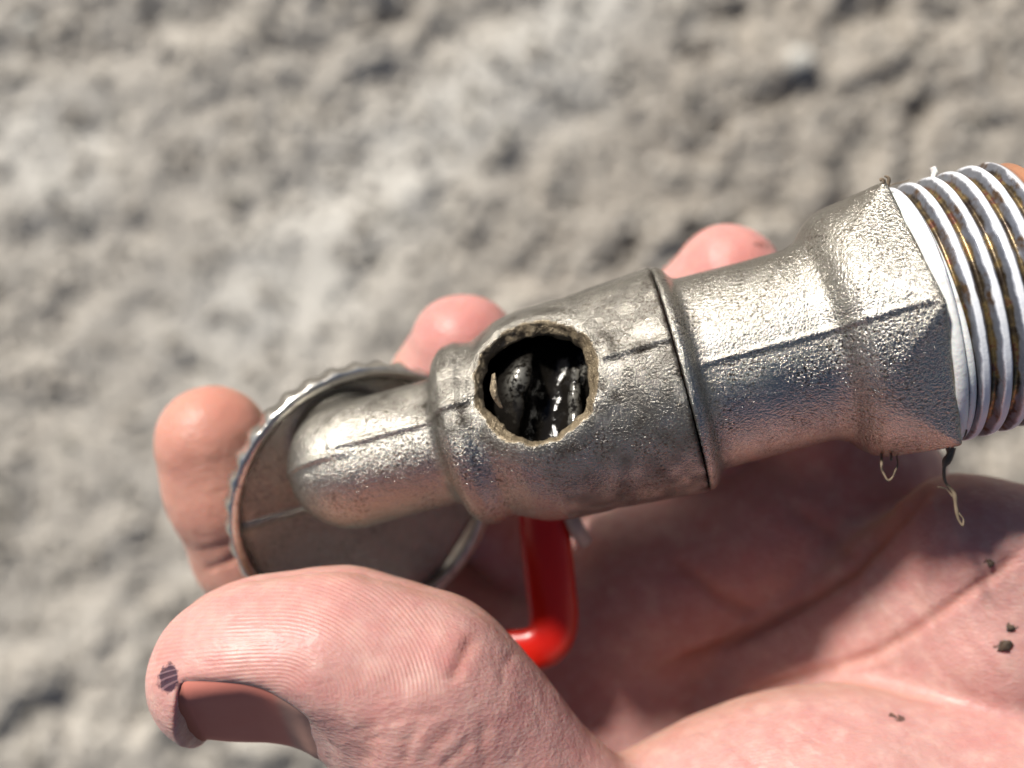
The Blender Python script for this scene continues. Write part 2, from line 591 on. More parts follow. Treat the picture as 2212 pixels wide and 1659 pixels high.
def stones():
    spots = [(1722, 133, 13, STONE, "pale round stone lying on the dirt near the brightest tan clod, alone"),
             (2052, 118, 8.0, STONE2, "small grey stone on the dirt, nearest the corner above the threaded pipe end"),
             (1578, 318, 9.0, STONE2, "flat tan stone on the dirt above the tailpiece of the faucet"),
             (62, 55, 8.5, STONE, "whitish stone on the dirt, farthest from the hand")]
    for i, (u, v, r, m, lab) in enumerate(spots):
        x, y = ground_point(u, v)
        V, Fc = pebble_mesh(r, 40 + i)
        z = GH(x * .001, y * .001) - HOLD * 1000 + r * 0.35
        base = (x, y, z)
        tag(link("stone", V + np.array(base), Fc, m, base=base), lab, "stone", "stones on the dirt")
    # fine gravel nobody could count
    rng = np.random.default_rng(3)
    protos = [pebble_mesh(1.0, s)[0] for s in range(6)]
    Fc = pebble_mesh(1.0, 0)[1]
    VV, FF = [], []
    n = 0
    for _ in range(6500):
        x, y = rng.uniform(-560, 560), rng.uniform(-430, 430)
        r = 1.5 + 5.0 * rng.random() ** 3.5
        a = rng.random() * 6.28
        V = protos[rng.integers(6)] * r
        V = np.stack([V[:, 0] * math.cos(a) - V[:, 1] * math.sin(a) + x, V[:, 0] * math.sin(a) + V[:, 1] * math.cos(a) + y,
                      V[:, 2] + GH(x * .001, y * .001) - HOLD * 1000 + r * 0.3], 1)
        VV.append(V); FF.append(Fc + n); n += len(V)
    g = link("gravel", np.concatenate(VV), np.concatenate(FF), GRAVEL, base=(0, 0, -HOLD * 1000))
    tag(g, "fine grey gravel and crumbs scattered over the dirt", kind="stuff")


stones()

# ------------------------------------------------------------------ faucet
TH, TI = R(15.0), R(7.0)
AX = np.array([math.cos(TI) * math.cos(TH), math.cos(TI) * math.sin(TH), math.sin(TI)])
AV = np.array([0, 0, 1.0]) - AX[2] * AX
AV /= np.linalg.norm(AV)
AW = np.cross(AV, AX)
O = pt(1465, 819, -11.0)
FB = O.copy()                                            # the faucet's origin


def s_of(t):
    """place along the axis (mm) of a distance along its picture (2212 wide)"""
    lo, hi = -70.0, 70.0
    for _ in range(40):
        m = (lo + hi) / 2
        u, v = px((O + m * AX)[None])
        if (u[0] - 1465) * 0.966 - (v[0] - 819) * 0.259 < t: lo = m
        else: hi = m
    return (lo + hi) / 2


def r_of(t, rp):
    z = (O + s_of(t) * AX)[2]
    return rp * (D - z) / F


def prof(tab):
    s = np.array([s_of(t) for t, _ in tab]); r = np.array([r_of(t, p) for t, p in tab])
    return s, r


def loc(P):
    d = P - O
    s = d @ AX; y = d @ AW; z = d @ AV
    return s, y, z, np.hypot(y, z), np.arctan2(y, z)


def interp_smooth(x, s, r):
    """monotone-ish smooth profile: linear lookup of a blurred table"""
    return np.interp(x, s, r)


def dense(tab, blur):
    s, r = prof(tab)
    xs = np.arange(s[0] - 4, s[-1] + 4, 0.05)
    ys = np.interp(xs, s, r)
    k = int(blur / 0.05)
    ker = np.hanning(2 * k + 1); ker /= ker.sum()
    return xs, np.convolve(np.pad(ys, k, mode='edge'), ker, 'valid')


BX, BR = dense([(-900, 136), (-522, 137), (-508, 146), (-496, 176), (-476, 197), (-446, 201), (-428, 194), (-408, 193), (-388, 204), (-350, 222), (-300, 232),
                (-215, 235), (-196, 233), (-178, 236), (-60, 245), (-2, 250), (60, 251)], 0.55)
TX, TR = dense([(-60, 247), (14, 247), (27, 236), (36, 219), (46, 212), (60, 211), (290, 211), (318, 222), (345, 252), (368, 268),
                (400, 278), (430, 285), (465, 300), (505, 318), (620, 322)], 0.5)
SH = s_of(-279)
RH = float(np.interp(SH, BX, BR))
PH = R(21)
HD = math.sin(PH) * AW + math.cos(PH) * AV               # outward direction of the burst hole
HC = O + SH * AX
HV = HD + 0.05 * AX - 0.10 * AW                        # the break is cut a little askew
HV /= np.linalg.norm(HV)
SHO = s_of(506)                                          # the shoulder of the hexagon
NECK_R = r_of(-600, 138)
E = O + s_of(-728) * AX                                  # end of the neck, where it turns down
PN = np.array([0.44, -0.27, 0.85]); PN /= np.linalg.norm(PN)
PC = pt(793, 1074, -25.0)                                # centre of the spout's flange
PR = 15.7


def seam(phi, ph0, r, h=0.28, w=0.34):
    d = (phi - ph0) * r
    return h * np.exp(-(d / w) ** 2) + 0.10 * sstep(d, -0.3, 0.3)


def hole_axes(P):
    d = P - HC
    d = d - RH * HD
    ax = d @ HV
    e1 = AX - HV * (AX @ HV)
    e1 /= np.linalg.norm(e1)
    return ax + RH, d @ e1, d @ np.cross(HV, e1)


def hole_cut(P):
    ax, sx, wy = hole_axes(P)
    th = np.arctan2(wy, sx)
    rr = np.hypot(sx, wy)
    c = np.stack([np.cos(th) * 3, np.sin(th) * 3, 0 * th], 1)
    jag = 0.20 * vnoise(c, 0.8, 2.2) + 0.20 * vnoise(c, 2.4, 5.1) + 0.14 * vnoise(P, 1.3, 1.0) + 0.08 * vnoise(P, 3.5, 6.0)
    _, _, _, r, _ = loc(P)
    depth = np.clip(r - np.interp((P - O) @ AX, BX, BR), -1.45, 1.5)
    rad = 6.45 + jag + depth * (0.56 + 0.26 * vnoise(c, 0.55, 9.0))
    return np.where(ax > 0, rr - rad, 5.0)


def sd_body(P):
    s, y, z, r, phi = loc(P)
    Rr = np.interp(s, BX, BR)
    ax, sx, wy = hole_axes(P)
    hr = np.hypot(sx, wy)
    lip = 0.13 * np.exp(-((hr - 7.3) / 1.0) ** 2) * (ax > 0)
    sm = seam(phi, R(21), Rr) * (hr > 7.1) * (np.abs(phi) < 1.2)
    d = (r - Rr - sm - lip) * 0.92
    # handle boss on the far side, and a casting rib under the chamber
    d = smin(d, rcone(P, HC - 6 * HD, HC - (RH + 3.5) * HD, 7.0, 6.5), 2.5)
    d = np.maximum(d, s - (-0.06))                       # end where the tailpiece screws in
    d = np.maximum(d, E @ AX - O @ AX - s - 0.0)         # the neck ends at the elbow
    el = np.linalg.norm(P - E, axis=1) - NECK_R - seam(phi, R(14), NECK_R) * (np.abs(phi) < 1.2)
    q = P - PC
    hh = q @ PN
    rad = np.linalg.norm(q - hh[:, None] * PN, axis=1)
    foot = E - PN * ((E - PC) @ PN) + 2.2 * AX
    spout = rcone(P, E, foot - PN * 2, NECK_R - 0.6, NECK_R - 0.8)
    d = smin(d, el, 0.4)
    d = smin(d, spout, 0.6)
    across = (q - hh[:, None] * PN) @ AW
    rib = 0.5 * np.exp(-((across - 0.8) / 0.32) ** 2)
    plate = np.maximum(np.maximum(hh - rib, -hh - 2.2), rad - PR + 0.2)
    d = smin(d, plate, 1.3)
    tube = np.maximum(rcone(P, PC - PN * 1, PC - PN * 8, 10.0, 10.0), hh)
    d = np.minimum(d, tube)
    # hollow ball chamber and the burst hole
    d = np.maximum(d, -(np.linalg.norm(P - HC, axis=1) - (RH - 1.7)))
    return smax(d, -hole_cut(P), 0.12)


def sd_tail(P):
    s, y, z, r, phi = loc(P)
    Rr = np.interp(s, TX, TR)
    sm = seam(phi, R(6.5), Rr, 0.22, 0.30) * (np.abs(phi) < 1.2) * sstep(s, 1.6, 2.6)
    d = (r - Rr - sm) * 0.85
    ph = (phi - R(4.0))                                   # one corner of the hexagon faces the lens
    ap = r_of(506, 277)
    k = np.pi / 3
    pm = np.mod(ph, k) - k / 2
    hexd = r * np.cos(pm) - ap
    d = smax(d, hexd, 0.2)
    d = smax(d, s - SHO, 0.35)
    return np.maximum(d, -s + 0.10)


def build_faucet():
    f = thing("faucet", "nickel plated cast faucet with a burst hole and taped thread, held in the hand", "faucet", FB)
    lo, hi = O + np.array([-60, -28, -22]), O + np.array([6, 14, 16])
    V, Q = mesh_sdf(sd_body, lo, hi, 0.24)
    ax, sx, wy = hole_axes(V)
    near = (ax > 3) & (np.hypot(sx, wy) < 8.6)
    fr = sstep(hole_cut(V), 0.10, 0.03) * near
    s, y, z, r, phi = loc(V)
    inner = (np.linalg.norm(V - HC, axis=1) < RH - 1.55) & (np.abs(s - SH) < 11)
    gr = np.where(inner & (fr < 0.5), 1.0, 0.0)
    Rr = np.interp(s, BX, BR)
    crev = 0.75 * np.exp(-((s + 0.15) / 0.22) ** 2) + 0.12 * np.exp(-((np.hypot(sx, wy) - 8.3) / 0.5) ** 2) * near
    crev += 0.5 * np.exp(-((s - s_of(-516)) / 0.45) ** 2)
    dd = (phi - R(21)) * r
    crev += 0.28 * np.exp(-((dd + 0.45) / 0.2) ** 2) * (np.abs(phi) < 1)
    q = V - PC; hh = q @ PN; rad = np.linalg.norm(q - hh[:, None] * PN, axis=1)
    crev += 0.7 * sstep(rad, PR - 1.5, PR - 0.3) * (hh > -1)
    crev *= 0.7 + 0.5 * vnoise(V, 0.8)
    crev += 0.16 * sstep(np.abs(hh), 0.9, 0.35) * (rad < PR) * sstep(np.linalg.norm(V - E, axis=1), NECK_R + 0.6, NECK_R + 2.5)
    link("body", V, Q, CAST, f, FB, attrs={"fracture": fr, "grime": np.clip(np.maximum(gr, crev), 0, 1)})

    V, Q = mesh_sdf(sd_tail, O + np.array([-8, -20, -20]), O + np.array([38, 28, 22]), 0.26)
    s, y, z, r, phi = loc(V)
    cr = 0.7 * np.exp(-((s - 0.1) / 0.22) ** 2) + 0.45 * np.exp(-((s - s_of(48)) / 0.6) ** 2) + 0.5 * sstep(s, SHO - 1.0, SHO)
    dd = (phi - R(6.5)) * r
    cr += 0.28 * np.exp(-((dd + 0.42) / 0.2) ** 2) * (np.abs(phi) < 1) * (s > 2)
    cr *= 0.7 + 0.5 * vnoise(V, 0.8)
    link("tailpiece", V, Q, CAST, f, FB, attrs={"fracture": np.zeros(len(V)), "grime": np.clip(cr, 0, 1)})

    # the ball inside
    hw = np.cross(HD, AX)
    sl = 0.36 * AX + 0.93 * hw
    sl = sl / np.linalg.norm(sl)
    side = np.cross(sl, HD)

    def sd_ball(P):
        d = np.linalg.norm(P - HC, axis=1) - 8.3
        c = HC + HD * 7.0 + side * 1.0
        d = smax(d, -rcone(P, c - sl * 12, c + sl * 12, 2.6, 2.6), 0.8)
        q = P - HC
        d = smin(d, rcone(P, HC + HD * 7.4 + side * 4.0 - sl * 3, HC + HD * 8.0 + side * 3.3 + sl * 2.2, 0.9, 0.5), 0.6)
        d = smin(d, rcone(P, HC + HD * 8.0 - side * 2.2 + sl * 1.5, HC + HD * 8.2 - side * 2.6 + sl * 0.2, 1.0, 0.9), 0.9)
        return d + 0.16 * vnoise(P, 0.7, 4.0) + 0.05 * vnoise(P, 2.1, 2.0)
    V, Q = mesh_sdf(sd_ball, HC - 10, HC + 10, 0.3)
    q = V - HC
    sc = np.exp(-(((q @ side) + 2.6) / 0.9) ** 2 - (((q @ sl) - 0.9) / 1.5) ** 2) * ((q @ HD) > 4)
    sc += 0.5 * np.exp(-(((q @ side) - 3.6) / 0.5) ** 2) * ((q @ HD) > 4)
    link("valve_ball", V, Q, BALL, f, FB, attrs={"scuff": np.clip(sc, 0, 1)})

    # a curl of torn metal on the hole's edge
    a = pt(1066, 808, -1.5); b = pt(1068, 850, -1.2); c = pt(1082, 880, -1.6)
    path = smooth_path([a, b, c], 8)
    V, Fc = sweep(path, np.interp(np.arange(len(path)), [0, 6, len(path) - 1], [0.12, 0.42, 0.1]), 0.55, (0.3, 0.1, 1), 8)
    link("torn_edge", V, Fc, CAST, f, FB, attrs={"fracture": np.ones(len(V)), "grime": np.zeros(len(V))})

    # pipe thread: a helical ridge on a hollow tube
    pitch = 2.02
    nu = 220
    s0, s1 = SHO - 0.6, s_of(800)
    ss = np.arange(s0, s1, 0.09)
    R0 = r_of(650, 284)
    Vs, cr, cop = [], [], []
    th = np.arange(nu) / nu * 2 * np.pi
    inner = np.array([(s1 + 0.0, R0 - 1.6), (s1 - 0.4, R0 - 3.0), (s0, R0 - 3.2)])
    for i in range(nu):
        ph = ss / pitch - th[i] / (2 * np.pi)
        tri = 1 - np.abs(2 * (ph - np.floor(ph)) - 1)
        pr = sstep(tri, 0.06, 0.80)
        env = sstep(ss, s1 - 0.9, s1 - 3.0) * (0.25 + 0.75 * sstep(ss, s0 + 0.4, s0 + 2.0))
        wob = 0.05 * vnoise(np.stack([np.cos(th[i]) * 8 + 0 * ss, np.sin(th[i]) * 8 + 0 * ss, ss], 1), 0.6)
        rr = R0 - 0.95 + 0.95 * pr * env + wob * pr + 0.25 * (1 - sstep(ss, s1 - 0.9, s1 - 3.0)) * (ss < s1 - 0.5)
        rr = rr - 0.6 * sstep(ss, s1 - 0.7, s1)
        sA = np.concatenate([ss, inner[:, 0]]); rA = np.concatenate([rr, inner[:, 1]])
        rad = math.cos(th[i]) * AV + math.sin(th[i]) * AW
        Vs.append(O + sA[:, None] * AX + rA[:, None] * rad)
        cr.append(np.concatenate([tri * (0.5 + 0.5 * env), np.zeros(3)]))
        cop.append(np.concatenate([sstep(ss, s1 - 2.6, s1 - 2.0), np.ones(3)]))
    Q = grid_faces(nu, len(ss) + 3, True)
    link("pipe_thread", np.concatenate(Vs), Q, THREAD, f, FB, attrs={"crest": np.concatenate(cr), "copper": np.concatenate(cop)})

    # sealing tape wound at the shoulder and strands of it in the thread
    def ring(s_a, ds, rad, ra, rb, a0, a1, wob=0.12, seed=0):
        a = np.linspace(a0, a1, 90)
        k = np.linspace(0, 1, 90)
        sa = s_a + ds * k + wob * np.sin(a * 3 + seed) * 0.6
        rA = rad + 0.08 * np.sin(a * 5 + seed)
        path = O + sa[:, None] * AX + rA[:, None] * (np.cos(a)[:, None] * AV + np.sin(a)[:, None] * AW)
        w = np.minimum(1, np.minimum(k, 1 - k) * 14 + 0.15)
        return sweep(path, ra * w, rb * w, AX, 8, 2.8)
    for args in ((SHO + 0.35, 0.15, R0 - 0.05, 0.28, 0.60, R(96), R(-150), .10, 1), (SHO + 1.3, 0.3, R0 - 0.45, 0.14, 0.34, R(62), R(-100), .08, 3)):
        V, Fc = ring(*args)
        link("sealing_tape", V, Fc, TAPE, f, FB)
    V, Fc = pebble_mesh(0.55, 4, 1.2)
    V2, F2 = sweep(smooth_path([pt(2018, 402, -6), pt(2016, 388, -6), pt(2017, 372, -6), pt(2014, 362, -6)], 6), 0.28, 0.35, (0, 0, 1), 8)
    V2 = V2 + 0.12 * vnoise(V2, 1.7)[:, None]
    link("tape_scrap", V2, F2, TAPE, f, FB)

    # hemp strands
    def strand(pts, r, seed):
        path = smooth_path(pts, 9)
        w = np.stack([vnoise(path, 0.7, seed), vnoise(path, 0.7, seed + 9), vnoise(path, 0.7, seed + 19)], 1) * 0.22
        n = len(path)
        rr = r * (1 + 0.5 * vnoise(path, 1.4, seed + 3)) * np.interp(np.arange(n), [0, n * .7, n - 1], [1, 0.9, 0.45])
        V, Fc = sweep(path + w, rr, rr * 0.75, (0.2, 0.3, 1), 7)
        link("hemp_fibre", V, Fc, FIBRE, f, FB)
    z = -4
    strand([pt(1903, 972, z - 3), pt(1905, 1000, z), pt(1907, 1022, z), pt(1913, 1038, z), pt(1925, 1030, z), pt(1938, 1005, z), pt(1943, 975, z - 3)], 0.14, 1)
    strand([pt(1921, 975, z - 3), pt(1922, 990, z), pt(1924, 996, z)], 0.15, 2)
    strand([pt(2062, 945, z - 3), pt(2052, 972, z), pt(2040, 1000, z), pt(2040, 1030, z), pt(2055, 1060, z), pt(2065, 1095, z), pt(2070, 1125, z), pt(2077, 1137, z), pt(2078, 1120, z), pt(2070, 1105, z)], 0.20, 3)
    strand([pt(2052, 968, z), pt(2050, 980, z), pt(2044, 996, z), pt(2040, 1008, z)], 0.42, 7)
    strand([pt(2060, 1070, z), pt(2045, 1056, z), pt(2025, 1052, z)], 0.13, 4)
    strand([pt(2085, 925, -2), pt(2080, 940, -2), pt(2072, 945, -2), pt(2083, 938, -2)], 0.22, 5)
    tp = O + (SHO - 0.2) * AX + r_of(506, 312) * (math.cos(R(64)) * AV + math.sin(R(64)) * AW)
    for k, sp in enumerate(([(0, -.3, -.3), (.1, .3, 0), (-.35, .35, .1), (-.6, .15, .2)], [(.15, -.3, -.2), (.3, .5, 0), (-.05, .8, 0)], [(.1, -.2, 0), (-.2, .1, .3), (-.5, .5, .2)])):
        strand([tp + np.array(q) for q in sp], 0.22 - 0.04 * k, 6 + k)
    strand([pt(1905, 415, -6), pt(1925, 402, -6), pt(1950, 396, -6), pt(1965, 388, -6)], 0.07, 9)
    strand([pt(1915, 412, -6), pt(1918, 396, -6), pt(1912, 390, -6)], 0.07, 10)

    # knurled ring round the spout flange
    nu = 720
    th = np.arange(nu) / nu * 2 * np.pi
    e1 = np.cross(PN, np.array([0, 1, 0.0])); e1 /= np.linalg.norm(e1); e2 = np.cross(PN, e1)
    teeth = 36
    lump = np.cos(th * teeth)
    lump = np.sign(lump) * np.abs(lump) ** 0.8
    prof_r = [(PR - 0.35, -1.5, 0), (PR - 0.2, 0.8, 0), (PR - 0.02, 1.3, 0), (PR + 0.15, 1.42, 0), (PR + 0.85, 1.40, 0), (PR + 1.05, 1.22, 0), (PR + 1.08, 0.95, 0.5), (PR + 1.12, 0.6, 1),
              (PR + 1.12, -1.0, 1), (PR + 0.8, -1.5, .4), (PR - 0.5, -2.6, 0), (PR - 1.5, -2.8, 0), (PR - 1.5, -2.4, 0)]
    Vs = []
    for i in range(nu):
        d = math.cos(th[i]) * e1 + math.sin(th[i]) * e2
        for (a, b, k) in prof_r:
            Vs.append(PC + d * (a + 0.21 * k * lump[i] + 0.05 * math.sin(th[i] * 3)) + PN * b)
    V = np.array(Vs) + 0.04 * vnoise(np.array(Vs), 0.9)[:, None]
    link("knurled_ring", V, grid_faces(nu, len(prof_r), True), PLATED, f, FB)

    # red lever on the far side, with its washer
    path = smooth_path([pt(1180, 960, -23), pt(1176, 1080, -24.5), pt(1180, 1170, -25), pt(1190, 1270, -25.5), pt(1196, 1335, -25.8), pt(1186, 1380, -25.5), pt(1152, 1402, -25), pt(1085, 1405, -25.5)], 10)
    n = len(path)
    V, Fc = sweep(path, np.interp(np.arange(n), [0, n * 0.6, n - 1], [3.2, 3.1, 2.5]), 1.5, (0.15, 0, 1), 20, 2.1)
    link("lever_handle", V, Fc, RED, f, FB)
    path = smooth_path([pt(1262, 1170, -25), pt(1245, 1140, -24), pt(1232, 1110, -24)], 8)
    V, Fc = sweep(path, 1.0, 1.0, (0, 0, 1), 12)
    link("stem_nut", V, Fc, STEEL, f, FB)
    return f


FAUCET = build_faucet()


# ------------------------------------------------------------------ hand
def A(u, v, z, r):
    return (pt(u, v, z), r)


def chain(P, pts, k=3.0):
    d = None
    for (a, ra), (b, rb) in zip(pts[:-1], pts[1:]):
        e = rcone(P, a, b, ra, rb)
        d = e if d is None else smin(d, e, k)
    return d


TZ = -7.0
TC = pt(560, 1436, TZ)                                   # middle of the thumb's end joint
NAIL_A = R(42)
NAIL_X0, NAIL_X1 = pt(446, 1436, TZ)[0], pt(740, 1436, TZ)[0]
NAIL_N = np.array([0, -math.cos(NAIL_A), math.sin(NAIL_A)])


def wide(pts, dz):
    return [(p + np.array([0, 0, dz]), r) for p, r in pts]


THUMB_END = [A(490, 1450, TZ, 7.1), A(560, 1437, TZ, 7.6), A(735, 1432, TZ, 8.25), A(905, 1490, TZ, 9.2)]
THUMB_MID = [A(900, 1505, TZ - 1, 9.3), A(1000, 1605, TZ - 2, 9.9), A(1170, 1790, TZ - 4, 11.2)]
THENAR = [A(1250, 1930, -14, 12.0), A(1540, 1838, -15, 11.8), A(1680, 1795, -15, 13.0), A(1840, 1772, -15, 13.2), A(2120, 1800, -15, 13.2), A(2450, 1930, -18, 15)]
CORE = [A(1450, 1560, -56, 12), A(1900, 1500, -46, 15), A(2500, 1650, -36, 19), A(3000, 1900, -38, 21), A(3900, 2350, -44, 24)]
PADS = [A(1180, 1470, -46, 12.5), A(1400, 1290, -43.5, 12.5), A(1660, 1140, -41, 12.5), A(1870, 1050, -37.5, 10.5)]
WEB = [A(1120, 1620, -45, 9), A(1330, 1570, -47, 11), A(1500, 1560, -46, 11), A(1660, 1600, -42, 10)]
FOLD_B = [A(1590, 1500, -40, 8.5), A(1700, 1410, -35.5, 8.0), A(1930, 1275, -27, 7.6), A(2080, 1165, -18.5, 6.6), A(2300, 1200, -15, 7.5)]
FOLD_C = [A(1690, 1575, -37, 9), A(1900, 1495, -29, 9), A(2130, 1385, -21, 9.5), A(2400, 1390, -20, 12)]
INDEX = [A(460, 955, -30, 7.2), A(500, 1060, -32.5, 7.6), A(560, 1185, -36.5, 8.0), A(660, 1330, -45, 8.6), A(920, 1320, -48, 9.2), A(1180, 1430, -47, 10.5)]
MIDDLE = [A(1002, 752, -30, 6.9), A(960, 850, -34, 7.2), A(950, 980, -40, 7.7), A(1170, 1190, -49, 8.6), A(1400, 1290, -44, 10)]
RING = [A(1572, 604, -30, 7.0), A(1520, 690, -32.5, 7.4), A(1500, 850, -35, 8), A(1560, 1040, -46, 9), A(1660, 1140, -42, 10)]
LITTLE = [A(1725, 690, -28.5, 6.3), A(1705, 800, -31, 6.9), A(1770, 950, -36, 7.8), A(1870, 1050, -38, 9)]


BED = [0.45]


def nail_lim(k):
    """half width of the nail, as an angle: square at the free edge, rounded at the cuticle"""
    k = np.clip(k, 0, 1)
    return R(53) * np.sqrt(np.maximum(1 - np.clip((k - 0.25) / 0.78, 0, 1) ** 2.2, 0.0)) * sstep(k, -0.25, 0.06)


def sd_hand(P):
    th = chain(P, wide(THUMB_END, 1.6), 5)
    th = np.minimum(th, chain(P, wide(THUMB_END, -2.6), 5))
    tip, tr = A(440, 1482, TZ + 0.5, 4.9)
    th = smin(th, np.linalg.norm(P - tip, axis=1) - tr, 2.0)
    flat = 6.5 + 3.4 * sstep(P[:, 0], NAIL_X0 + 0.4, NAIL_X0 - 1.3) + 3.2 * sstep(P[:, 0], NAIL_X1 - 8, NAIL_X1 + 4) + 6 * sstep(P[:, 0], NAIL_X1 + 2, NAIL_X1 + 10)
    th = smax(th, (P - TC) @ NAIL_N - flat, 1.6)
    # the flat of the nail side: flesh gives way to the nail bed
    q = P - TC
    ang = np.arctan2(q[:, 2] + 0.5, -q[:, 1]) - NAIL_A
    rr = np.hypot(q[:, 1], q[:, 2] + 0.5)
    lim = nail_lim((P[:, 0] - NAIL_X0) / (NAIL_X1 - NAIL_X0))
    bedw = sstep(np.abs(ang), lim + R(5), lim - R(2)) * sstep(P[:, 0], NAIL_X0 - 0.25, NAIL_X0 + 0.3) * sstep(P[:, 0], NAIL_X1 + 1.6, NAIL_X1 - 0.4)
    th = th + BED[0] * bedw * (rr > 3)
    th = smin(th, chain(P, THUMB_MID, 5), 5)
    d = smin(chain(P, THENAR, 6), th, 2.5)
    core = chain(P, CORE, 10)
    pal = smin(core, chain(P, PADS, 5), 6)
    pal = smin(pal, chain(P, WEB, 5), 6)
    pal = smin(pal, chain(P, FOLD_B, 4), 2.2)
    pal = smin(pal, chain(P, FOLD_C, 5), 5.0)
    d = smin(pal, d, 2.0)
    fg = np.minimum(np.minimum(chain(P, INDEX, 3), chain(P, MIDDLE, 3)), np.minimum(chain(P, RING, 3), chain(P, LITTLE, 3)))
    return smin(d, fg, 2.0)


def seg_dist(U, W, pts):
    """distance in picture units from points (U, W) to a polyline, and the place along it"""
    best = np.full(U.shape, 1e9); along = np.zeros_like(U)
    n = len(pts) - 1
    for i in range(n):
        ax, ay = pts[i]; bx, by = pts[i + 1]
        dx, dy = bx - ax, by - ay
        t = np.clip(((U - ax) * dx + (W - ay) * dy) / (dx * dx + dy * dy), 0, 1)
        d = np.hypot(U - ax - t * dx, W - ay - t * dy)
        m = d < best
        best[m] = d[m]; along[m] = (i + t[m]) / n
    return best, along


CREASES = [  # polyline, half width (units of the 2212-wide picture), depth mm
    ([(1024, 1375), (1005, 1410), (985, 1452), (978, 1475)], 15, 0.30),
    ([(870, 1655), (885, 1600), (905, 1555)], 14, 0.22),
    ([(905, 1659), (940, 1610), (985, 1570)], 18, 0.2),
    ([(790, 1659), (800, 1600), (790, 1560)], 24, 0.25),
    ([(1060, 1665), (1040, 1610), (1050, 1560)], 12, 0.15),
    ([(830, 1560), (900, 1540), (960, 1545)], 8, 0.12),
    ([(780, 1600), (850, 1590), (900, 1600)], 7, 0.12),
    ([(950, 1659), (1000, 1620), (1020, 1590)], 9, 0.2),
    ([(1120, 1400), (1090, 1440), (1085, 1480)], 10, 0.10),
    ([(1500, 1570), (1580, 1610), (1640, 1665)], 6, 0.22),
    ([(1660, 1545), (1760, 1600), (1840, 1660)], 5, 0.10),
    ([(1750, 1530), (1900, 1590), (1990, 1660)], 5, 0.08),
    ([(2030, 1025), (1930, 1138), (1842, 1235), (1755, 1292), (1645, 1353), (1536, 1406), (1400, 1450)], 14, 0.9),
    ([(2212, 1180), (2157, 1234), (1974, 1362), (1886, 1414), (1667, 1480), (1560, 1520)], 12, 0.5),
    ([(1440, 1200), (1560, 1290), (1640, 1330)], 18, 0.5),
    ([(1700, 1090), (1790, 1150), (1850, 1210)], 18, 0.35),
    ([(2080, 1370), (2140, 1440), (2180, 1480)], 8, 0.12),
    ([(2010, 1420), (2050, 1460), (2120, 1520)], 8, 0.10),
    ([(1450, 1600), (1520, 1570), (1620, 1555), (1700, 1570)], 5, 0.12),
    ([(1540, 1659), (1600, 1600), (1610, 1560)], 4, 0.10),
    ([(1900, 1659), (1930, 1610), (2010, 1570)], 4, 0.08),
    ([(2100, 1659), (2130, 1620), (2212, 1610)], 5, 0.08),
    ([(1960, 1260), (2010, 1330), (2030, 1380)], 7, 0.12),
    ([(2060, 1180), (2100, 1250), (2170, 1330)], 6, 0.12),
    ([(1880, 1290), (1930, 1370), (1960, 1440)], 7, 0.12),
    ([(1780, 1450), (1850, 1460), (1960, 1430)], 7, 0.15),
    ([(2100, 1100), (2150, 1130), (2212, 1140)], 6, 0.10),
    ([(420, 1190), (480, 1180), (540, 1150)], 7, 0.12),
    ([(440, 1235), (490, 1215), (560, 1175)], 9, 0.25),
]


